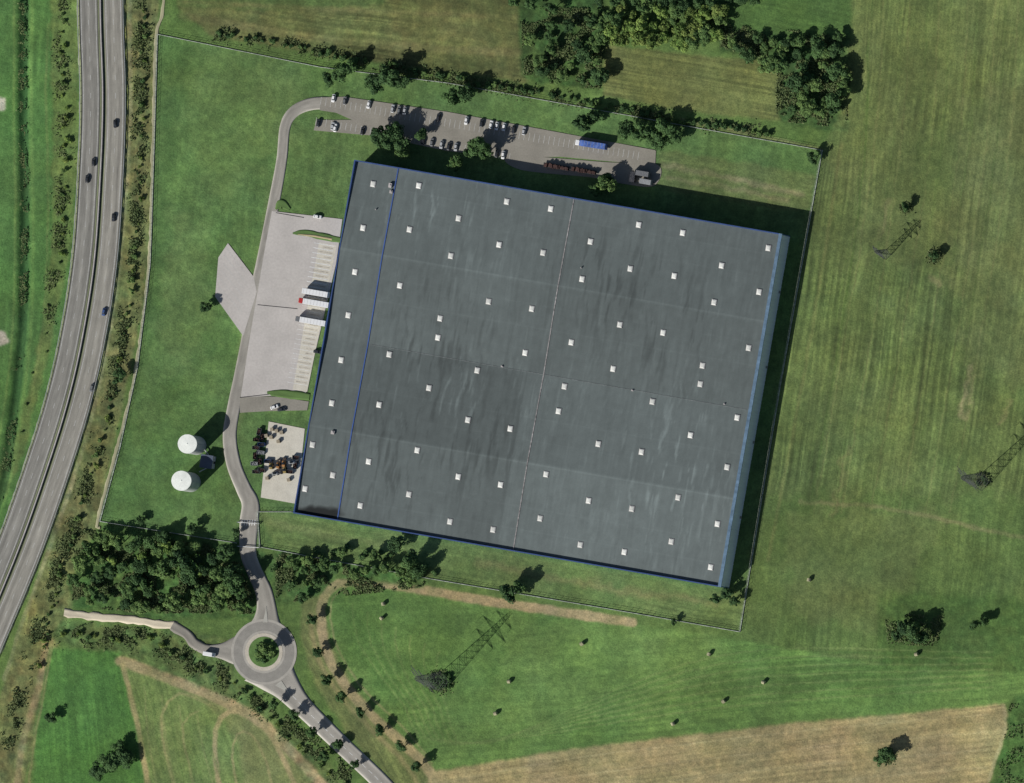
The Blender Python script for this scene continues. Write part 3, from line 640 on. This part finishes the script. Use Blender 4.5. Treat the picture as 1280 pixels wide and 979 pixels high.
pp=pp[m_]; n=len(pp)
zh=np.clip(fbm(pp[:,0],pp[:,1],9,2,35)+.5,0.05,1.2)*1.1*RNG.uniform(.2,1,n)
pos=np.stack([X(pp[:,0]),Y(pp[:,1]),zh-.1],1)
nrm=RNG.normal(size=(n,3))*.6+np.array([0,0,.8]); nrm/=np.linalg.norm(nrm,axis=1)[:,None]; t=np.cross(nrm,RNG.normal(size=(n,3))); t/=np.linalg.norm(t,axis=1)[:,None]; b=np.cross(nrm,t); s=RNG.uniform(.18,.42,n)[:,None]
v=np.stack([pos-t*s-b*s,pos+t*s-b*s*.7,pos+t*s*.8+b*s,pos-t*s*.7+b*s*.8],1).reshape(-1,3)
cc=np.repeat(np.clip(.5+.5*fbm(pp[:,0],pp[:,1],12,3,37)+RNG.normal(size=n)*.15,0,1),4)
obj("scrub_vegetation",mesh_np("scrub",v,np.arange(n*4).reshape(-1,4),M['f_scrub'],np.repeat(cc[:,None],3,1)),kind="stuff",label="rough scrub and brambles along verges and wood floors",category="vegetation")
# ---------------------------------------------------------------- FENCE
def fence(pts,label):
    mb=MB(); pts=[np.array(p,float) for p in pts]
    for p,q in zip(pts[:-1],pts[1:]):
        L=np.linalg.norm(q-p)*S; k=max(1,int(L/3)); a=(X(p[0]),Y(p[1]));b=(X(q[0]),Y(q[1])); an=math.atan2(b[1]-a[1],b[0]-a[0])
        mb.box((a[0]+b[0])/2,(a[1]+b[1])/2,-.3,L,.3,.55,an)
        for z in(1.1,1.95): mb.box((a[0]+b[0])/2,(a[1]+b[1])/2,z,L,.07,.06,an)
        for i in range(k+1):
            t=i/k; mb.box(a[0]+(b[0]-a[0])*t,a[1]+(b[1]-a[1])*t,-.3,.1,.1,2.4,an)
    obj("site_fence",mb.mesh("site_fence",M['fence']),label=label,category="fence")
fence([(197,43),(400,84),(560,104),(700,129),(860,158),(1028,188)],"pale mesh fence beside the boundary hedge")
fence([(1028,188),(975,485),(925,790)],"pale mesh fence between warehouse lawn and open field")
fence([(925,790),(800,768),(540,724),(325,684)],"pale mesh fence along the mown lawn")
fence([(296,679),(125,652)],"pale mesh fence beside the small wood")
fence([(125,652),(150,560),(172,460),(188,330),(193,180),(197,43)],"pale mesh fence beside the service path")
fence([(325,684),(322,640),(366,640)],"short pale fence by the gate")
for y_ in(684,654):
    r=empty("barrier_gate",(X(298),Y(y_-1),0),math.radians(-4),label="white sliding gate across the access road",category="gate")
    mb=MB(); mb.box(0,0,0,.4,.4,1.3); mb.box(27*S,0,0,.4,.4,1.3); obj("post",mb.mesh("post",M['grey']),r)
    mb=MB(); mb.box(13.5*S,0,.9,26*S,.35,.2); mb.box(13.5*S,0,.3,26*S,.12,.12); obj("rail",mb.mesh("rail",M['white']),r)
# ---------------------------------------------------------------- TANKS
def tank(px,py,rp,h):
    x,y=P(px,py,h); R=rp*S; r=empty("water_tank",(x,y,0),0,label="white cylindrical water tank on the lawn",category="storage tank")
    mb=MB(); mb.cyl(0,0,-.3,h-.4,R,R,48); obj("tank_wall",mb.mesh("tank_wall",M['tankwall']),r)
    mb=MB(); mb.cyl(0,0,h-.4,h-.1,R+.08,R+.08,48); mb.cyl(0,0,h-.09,h+.1,R,.4,48); mb.cyl(0,0,h+.1,h+.3,.3,.25,12); obj("tank_roof",mb.mesh("tank_roof",M['tank']),r)
    mb=MB()
    for sx in(-.3,.3): mb.beam((R+.25,sx,0),(R+.25,sx,h),.04)
    for i in range(20): mb.beam((R+.25,-.3,.3+i*h/21),(R+.25,.3,.3+i*h/21),.03)
    obj("ladder",mb.mesh("ladder",M['steel']),r)
tank(234,555,11.8,11); tank(226.5,601,12.3,11)
x,y=P(258,577,3.5); r=empty("pump_house",(x,y,0),math.radians(-9),label="small grey pump house between two white tanks",category="hut")
mb=MB(); mb.box(0,0,-.2,6,6.5,3.5); obj("wall",mb.mesh("wall",M['tankwall']),r)
mb=MB(); mb.box(0,0,3.3,6.5,7,.3); obj("roof",mb.mesh("roof",mat("slate_blue_roof",raw=(.09,.11,.15))),r)
mb=MB(); mb.box(3.03,0,0,.08,1.2,2.1); obj("door",mb.mesh("door",M['dark']),r)
mb=MB(); mb.beam((0,-3,1),(-4,-6,1),.25,n=8); mb.beam((0,3,1),(-3,6,1),.25,n=8); obj("pipe",mb.mesh("pipe",M['steel']),r)
# ---------------------------------------------------------------- VEHICLES
def oct_(l,w,z,c,dx=0): return [(dx-l/2+c,-w/2,z),(dx+l/2-c,-w/2,z),(dx+l/2,-w/2+c,z),(dx+l/2,w/2-c,z),(dx+l/2-c,w/2,z),(dx-l/2+c,w/2,z),(dx-l/2,w/2-c,z),(dx-l/2,-w/2+c,z)]
def wheel_mesh(R=.33,w=.22):
    mb=MB(); n=16
    mb.loft([[(r_*math.cos(2*math.pi*i/n),yy,r_*math.sin(2*math.pi*i/n)) for i in range(n)] for yy,r_ in((-w/2,R*.85),(-w/2+.03,R),(w/2-.03,R),(w/2,R*.85))]); return mb.mesh("wheel",M['rubber'])
WM=wheel_mesh(); WB=wheel_mesh(.5,.4)
def mk_car(color,van=False):
    def b():
        r=empty("delivery_van" if van else "car"); mb=MB()
        if van:
            mb.loft([oct_(5.2,1.9,.3,.2),oct_(5.3,2.0,.6,.2),oct_(5.2,1.98,1.1,.2),oct_(4.3,1.85,1.95,.2,-.4),oct_(4.1,1.6,2.05,.3,-.4)])
            obj("body",mb.mesh("body",M['paint_'+color]),r)
            mb=MB(); mb.box(1.93,0,1.2,.12,1.6,.5); obj("windscreen",mb.mesh("windscreen",M['glass']),r,(.0,0,.1))
            xs=(1.6,-1.6); yy=.92
        else:
            mb.loft([oct_(4.1,1.62,.22,.25),oct_(4.35,1.78,.42,.28),oct_(4.35,1.78,.68,.3),oct_(4.1,1.66,.86,.35,-.03),oct_(3.5,1.5,.93,.35,-.15)])
            mb.loft([oct_(1.75,1.22,1.40,.22,-.3),oct_(1.6,1.1,1.46,.25,-.3)])
            obj("body",mb.mesh("body",M['paint_'+color]),r)
            mb=MB(); mb.loft([oct_(2.85,1.46,.9,.2,-.25),oct_(1.78,1.24,1.40,.2,-.3)]); obj("window",mb.mesh("window",M['glass']),r)
            xs=(1.35,-1.3); yy=.78
        for sx in xs:
            for sy in(-yy,yy): obj("wheel",WM,r,(sx,sy,.33))
        for sy in(-.6,.6):
            mb=MB(); mb.box(0,0,0,.08,.3,.14); obj("headlight",mb.mesh("headlight",M['lamp']),r,((2.6 if van else 2.13),sy,.6))
        return r
    return b
CD={'white':'white','silver':'silver grey','dark':'dark','blue':'blue','red':'red','grey':'grey'}
def car(px,py,color,rz,where,grp,z=.07):
    return place(('car',color),mk_car(color),(X(px)+.3,Y(py),z),rz,1.0,label=CD[color]+" hatchback car "+where,category="car",group=grp)
a90=ang+math.pi/2
for t in "417,123,white 461,131,white 491,136,silver 506,139,silver 499,138,grey 583,151,white 602,154,dark 614,156,white 621,158,white 630,159,white 642,162,dark 431,126,grey 548,147,dark 655,164,silver 398,154,dark 416,158,silver 419,160,white 453,164,dark 529,176,dark 552,181,silver 561,183,dark 570,184,silver 609,190,silver 621,192,dark 629,194,white 540,178,grey 597,188,dark".split():
    a,b,c=t.split(','); car(float(a),float(b),c,a90+random.uniform(-.05,.05)+(math.pi if random.random()<.5 else 0),"parked in a marked bay","cars in the parking lot",.08)
for a,b,c,h_ in((144,155,'dark',-88),(117,203,'dark',88),(109,224,'dark',86),(142,272,'dark',-94),(130,390,'blue',-102),(115,485,'grey',-106)):
    car(a,b,c,math.radians(h_),"driving on the highway","cars on the highway",.06)
car(397,271,'white',ang,"parked on the concrete yard","cars in the yard"); car(343,509,'white',ang+.5,"parked on the side road","cars in the yard"); car(352,512,'dark',ang+.3,"parked on the side road","cars in the yard"); car(397,440,'dark',ang,"parked at the loading bays","cars in the yard",.1)
place(('van','white'),mk_car('white',True),(X(263),Y(818),.07),ang,1.15,label="white delivery van on the lane beside the roundabout",category="van")
def mk_truck(boxm,cabm,cab=True,flat=False):
    def b():
        r=empty("articulated_truck" if cab else "semi_trailer")
        mb=MB(); mb.box(0,0,.85,13.6,2.4,.3); obj("chassis",mb.mesh("chassis",M['dark']),r)
        mb=MB()
        if flat:
            rr=random.Random(4)
            for i in range(14): mb.box(-6+i*.95,rr.uniform(-.3,.3),1.16,rr.uniform(.5,1.1),rr.uniform(1.2,2.4),rr.uniform(.3,1.3),rr.uniform(-.2,.2))
            obj("cargo",mb.mesh("cargo",boxm),r)
        else:
            mb.box(0,0,1.16,13.6,2.7,2.75,ch=.08); mb.box(0,0,3.92,13.4,2.5,.08)
            obj("cargo_box",mb.mesh("cargo_box",boxm),r)
            mb=MB()
            for i in range(8): mb.box(-6+i*1.7,0,4.0,.08,2.5,.03)
            obj("roof_rib",mb.mesh("roof_rib",M['coping']),r)
        for sx in(4.0,5.2): 
            for sy in(-1.0,1.0): obj("wheel",WB,r,(sx,sy,.5))
        if cab:
            c=MB(); c.loft([oct_(2.3,2.4,.7,.2,-8.3),oct_(2.35,2.5,2.0,.2,-8.3),oct_(2.1,2.5,3.3,.25,-8.2),oct_(1.7,2.1,3.6,.3,-8.0)]); co=obj("cab",c.mesh("cab",cabm),r)
            c=MB(); c.box(-9.43,0,2.0,.1,2.1,.9); obj("windscreen",c.mesh("windscreen",M['glass']),co)
            for sx in(-8.6,-6.0):
                for sy in(-1.0,1.0): obj("wheel",WB,r,(sx,sy,.5))
        return r
    return b
def truck(px,py,key,label,cab=True,rz=None,boxm=None,cabm=None,flat=False,cat="truck",sc=1.0,z=.09):
    x,y=P(px,py,3.5); place(('truck',key),mk_truck(boxm or M['paint_white'],cabm or M['paint_white'],cab,flat),(x,y,z),ang if rz is None else rz,sc,label=label,category=cat)
truck(394,366,'w',"white box semi trailer backed onto a loading bay",False,cat="trailer",sc=(1,1.1,1))
truck(395,379,'r',"white box truck with red cab at a loading bay",True,cabm=M['paint_red'],sc=(1,1.1,1))
truck(391,402,'w2',"white box truck with dark cab at a loading bay",True,cabm=M['paint_grey'],sc=(1,1.1,1))
truck(741,181,'b',"blue tarpaulin truck parked along the lot",True,boxm=M['tarp'],cabm=M['paint_white'],rz=ang*.9,sc=(1,1.15,1))
truck(693,208,'f',"low trailer loaded with dark red steel",False,boxm=M['rust'],flat=True,cat="trailer"); truck(727,213,'f',"low trailer loaded with dark red steel",False,boxm=M['rust'],flat=True,cat="trailer")
truck(803,217,'g',"dark box trailer parked beside the lot",False,boxm=M['paint_grey'],cat="trailer",sc=(.5,1,1)); truck(806,227,'g2',"grey box trailer parked beside the lot",False,boxm=M['grey'],cat="trailer",sc=(.45,1,.8)); truck(790,221,'g3',"dark box trailer parked beside the lot",False,boxm=M['paint_dark'],cat="trailer",sc=(.4,1,.8),rz=a90)
def mk_loader(m):
    def b():
        r=empty("wheel_loader"); mb=MB(); mb.loft([oct_(3.4,1.7,.7,.2),oct_(3.4,1.8,1.5,.25),oct_(2.8,1.5,1.8,.3,-.2)]); obj("body",mb.mesh("body",m),r)
        mb=MB(); mb.loft([oct_(1.3,1.4,1.75,.15,0),oct_(1.1,1.2,2.8,.15,0)]); obj("cab",mb.mesh("cab",M['glass']),r)
        mb=MB(); mb.beam((1.2,-.5,1.5),(3.0,-.5,.8),.12); mb.beam((1.2,.5,1.5),(3.0,.5,.8),.12); obj("boom",mb.mesh("boom",m),r)
        mb=MB(); mb.box(3.2,0,.1,.8,2.0,.8); obj("bucket",mb.mesh("bucket",M['dark']),r)
        for sx in(-1.1,1.1):
            for sy in(-.95,.95): obj("wheel",WB,r,(sx,sy,.5))
        return r
    return b
for a,b,rz_,k in((340,583,1.6,'ochre'),(349,582,1.4,'orange'),(357,588,1.7,'ochre'),(366,578,.1,'grey'),(345,592,.2,'grey'),(356,580,1.5,'orange')):
    place(('loader',k),mk_loader(M[k]),(X(a),Y(b),.08),rz_,.95,label=k+" wheel loader parked on the concrete pad",category="loader",group="machines on the concrete pad")
def mk_skip(m,seed):
    def b():
        r=empty("skip_container"); mb=MB(); w,l,h=2.3,4.4,1.6
        mb.box(0,0,0,l*.9,w*.9,.12)
        for sy in(-1,1): mb.loft([[(-l/2*.9,sy*w/2*.9,0),(l/2*.9,sy*w/2*.9,0),(l/2*.9,sy*(w/2*.9-.08),0),(-l/2*.9,sy*(w/2*.9-.08),0)],[(-l/2,sy*w/2,h),(l/2,sy*w/2,h),(l/2,sy*(w/2-.08),h),(-l/2,sy*(w/2-.08),h)]])
        for sx in(-1,1): mb.box(sx*(l/2-.1),0,0,.1,w-.2,h)
        obj("shell",mb.mesh("shell",m),r); mb=MB(); rr=random.Random(seed)
        for i in range(14): mb.box(rr.uniform(-1.6,1.6),rr.uniform(-.7,.7),.4,rr.uniform(.3,1),rr.uniform(.3,.8),rr.uniform(.4,1.1),rr.random()*3)
        obj("scrap",mb.mesh("scrap",rr.choice([M['dark'],M['grey'],M['rust']])),r); return r
    return b
for i,(a,b,k) in enumerate(((325,540,'grey'),(322,550,'dark'),(321,560,'grey'),(320,570,'dark'),(319,580,'silver'),(321,590,'grey'),(329,546,'dark'),(328,556,'blue'),(327,566,'silver'),(326,577,'dark'),(328,588,'grey'),(371,572,'grey'),(370,582,'dark'),(336,577,'blue'),(363,590,'grey'))):
    place(('skip',k),mk_skip(M['paint_'+k],i),(X(a),Y(b),.08),ang+random.uniform(-.2,.2)+(0 if i%3 else 1.57),.85,label=CD[k]+" scrap skip on the storage pad",category="skip",group="skips on the storage pad")
def mk_stack():
    r=empty("pallet_stack")
    mb=MB()
    for k in range(7):
        for j in range(5): mb.box(0,-.5+j*.25,k*.16+.04,1.2,.2,.03)
        for j in(-.5,0,.5): mb.box(j,0,k*.16,.1,1.1,.04)
    obj("pallet",mb.mesh("pallet",mat("pallet_wood",raw=(.35,.3,.22))),r); return r
for a,b in((341,537),(347,539),(353,541),(334,545),(340,547),(362,600),(335,598),(349,552)):
    place(('stack',),mk_stack,(X(a),Y(b),.08),random.uniform(0,.3),1.4,label="stack of pale wooden pallets on concrete",category="pallets",group="pallet stacks on the storage pad")
def pylon(px,py,h,label):
    mb=MB(); w=h*.12
    def cw(z): return w*(1-z/h*.8)+.2
    lv=[0]
    while lv[-1]<h*.97: lv.append(min(h,lv[-1]+max(1.6,cw(lv[-1])*1.0)))
    for a,b in((-1,-1),(1,-1),(1,1),(-1,1)): mb.beam((a*cw(0),b*cw(0),-.3),(a*cw(h)*.7,b*cw(h)*.7,h),.11,.07)
    for z0,z1 in zip(lv[:-1],lv[1:]):
        a,b=cw(z0),cw(z1)
        for s1,s2 in(((-1,-1),(1,-1)),((1,-1),(1,1)),((1,1),(-1,1)),((-1,1),(-1,-1))):
            mb.beam((s1[0]*a,s1[1]*a,z0),(s2[0]*b,s2[1]*b,z1),.05); mb.beam((s2[0]*a,s2[1]*a,z0),(s1[0]*b,s1[1]*b,z1),.05); mb.beam((s1[0]*b,s1[1]*b,z1),(s2[0]*b,s2[1]*b,z1),.05)
    r=empty("electricity_pylon",(X(px),Y(py),0),math.radians(-50),label=label,category="pylon")
    obj("lattice_tower",mb.mesh("lattice_tower",M['pylon']),r)
    for k,(zf,L) in enumerate(((.62,.22),(.76,.3),(.9,.2))):
        mb=MB(); z=h*zf; L*=h
        for sg in(-1,1):
            for oy in(-.5,.5): mb.beam((0,oy,z),(sg*L,0,z+.2),.09); mb.beam((0,oy,z+1.4),(sg*L,0,z+.2),.07)
            mb.beam((sg*L,0,z+.2),(sg*L,0,z-1.6),.1)
        obj("cross_arm",mb.mesh("cross_arm",M['pylon']),r)
pylon(552,852,31,"grey lattice electricity pylon in the mown field"); pylon(1228,602,28,"grey lattice electricity pylon in the open field"); pylon(1108,318,15,"slim lattice pylon in the open field")
for i in range(5):
    for j in range(3): shrub(540+i*5.2,847+j*5.5,random.uniform(4,5),'dark',"around the pylon base","shrubs around the pylon base")
for a,b,c in((1229,598,4),(1222,604,4),(1232,604,3.5)): shrub(a,b,c,'dark',"around the pylon base","shrubs around the pylon base")
def mk_bale():
    n=20; mb=MB(); mb.loft([[(xx,r_*math.cos(2*math.pi*i/n),.8+r_*math.sin(2*math.pi*i/n)) for i in range(n)] for xx,r_ in((-.7,.72),(-.6,.85),(.6,.85),(.7,.72))]); return obj("hay_bale",mb.mesh("hay_bale",M['hay']))
for t in "480,755 478,773 637,852 620,892 728,805 887,818 955,853 905,877 842,905 1146,818 1012,725".split():
    a,b=map(float,t.split(',')); place(('bale',),mk_bale,(X(a),Y(b),-.15),random.uniform(0,3),1.2,label="round pale hay bale on mown grass",category="hay bale",group="hay bales in the field")
# ---------------------------------------------------------------- LIGHT, CAMERA
w=bpy.data.worlds.new("World"); scene.world=w; w.use_nodes=True; nt=w.node_tree
sky=nt.nodes.new("ShaderNodeTexSky"); sky.sky_type='NISHITA'; sky.sun_disc=False; sky.sun_elevation=math.radians(31.5); sky.sun_rotation=math.radians(225)
bg=nt.nodes["Background"]; bg.inputs["Strength"].default_value=.055; nt.links.new(sky.outputs[0],bg.inputs[0])
sd=bpy.data.lights.new("sun",'SUN'); sd.energy=5.0; sd.angle=math.radians(.5); sd.color=(1,.975,.93)
so=bpy.data.objects.new("sun",sd)
dv=Vector((1.154,1.154,-1)); so.rotation_euler=dv.to_track_quat('-Z','Y').to_euler(); so.location=(-200,-200,200); COL.objects.link(so)
cam=bpy.data.cameras.new("camera"); cam.lens=36*H/W0; cam.sensor_width=36; cam.shift_x=-CX/W0; cam.shift_y=-CY/W0; cam.clip_start=10; cam.clip_end=60000
co=bpy.data.objects.new("camera",cam); co.location=(CX,CY,H); COL.objects.link(co); scene.camera=co
scene.view_settings.view_transform='Standard'; scene.view_settings.look='None'; scene.view_settings.exposure=0
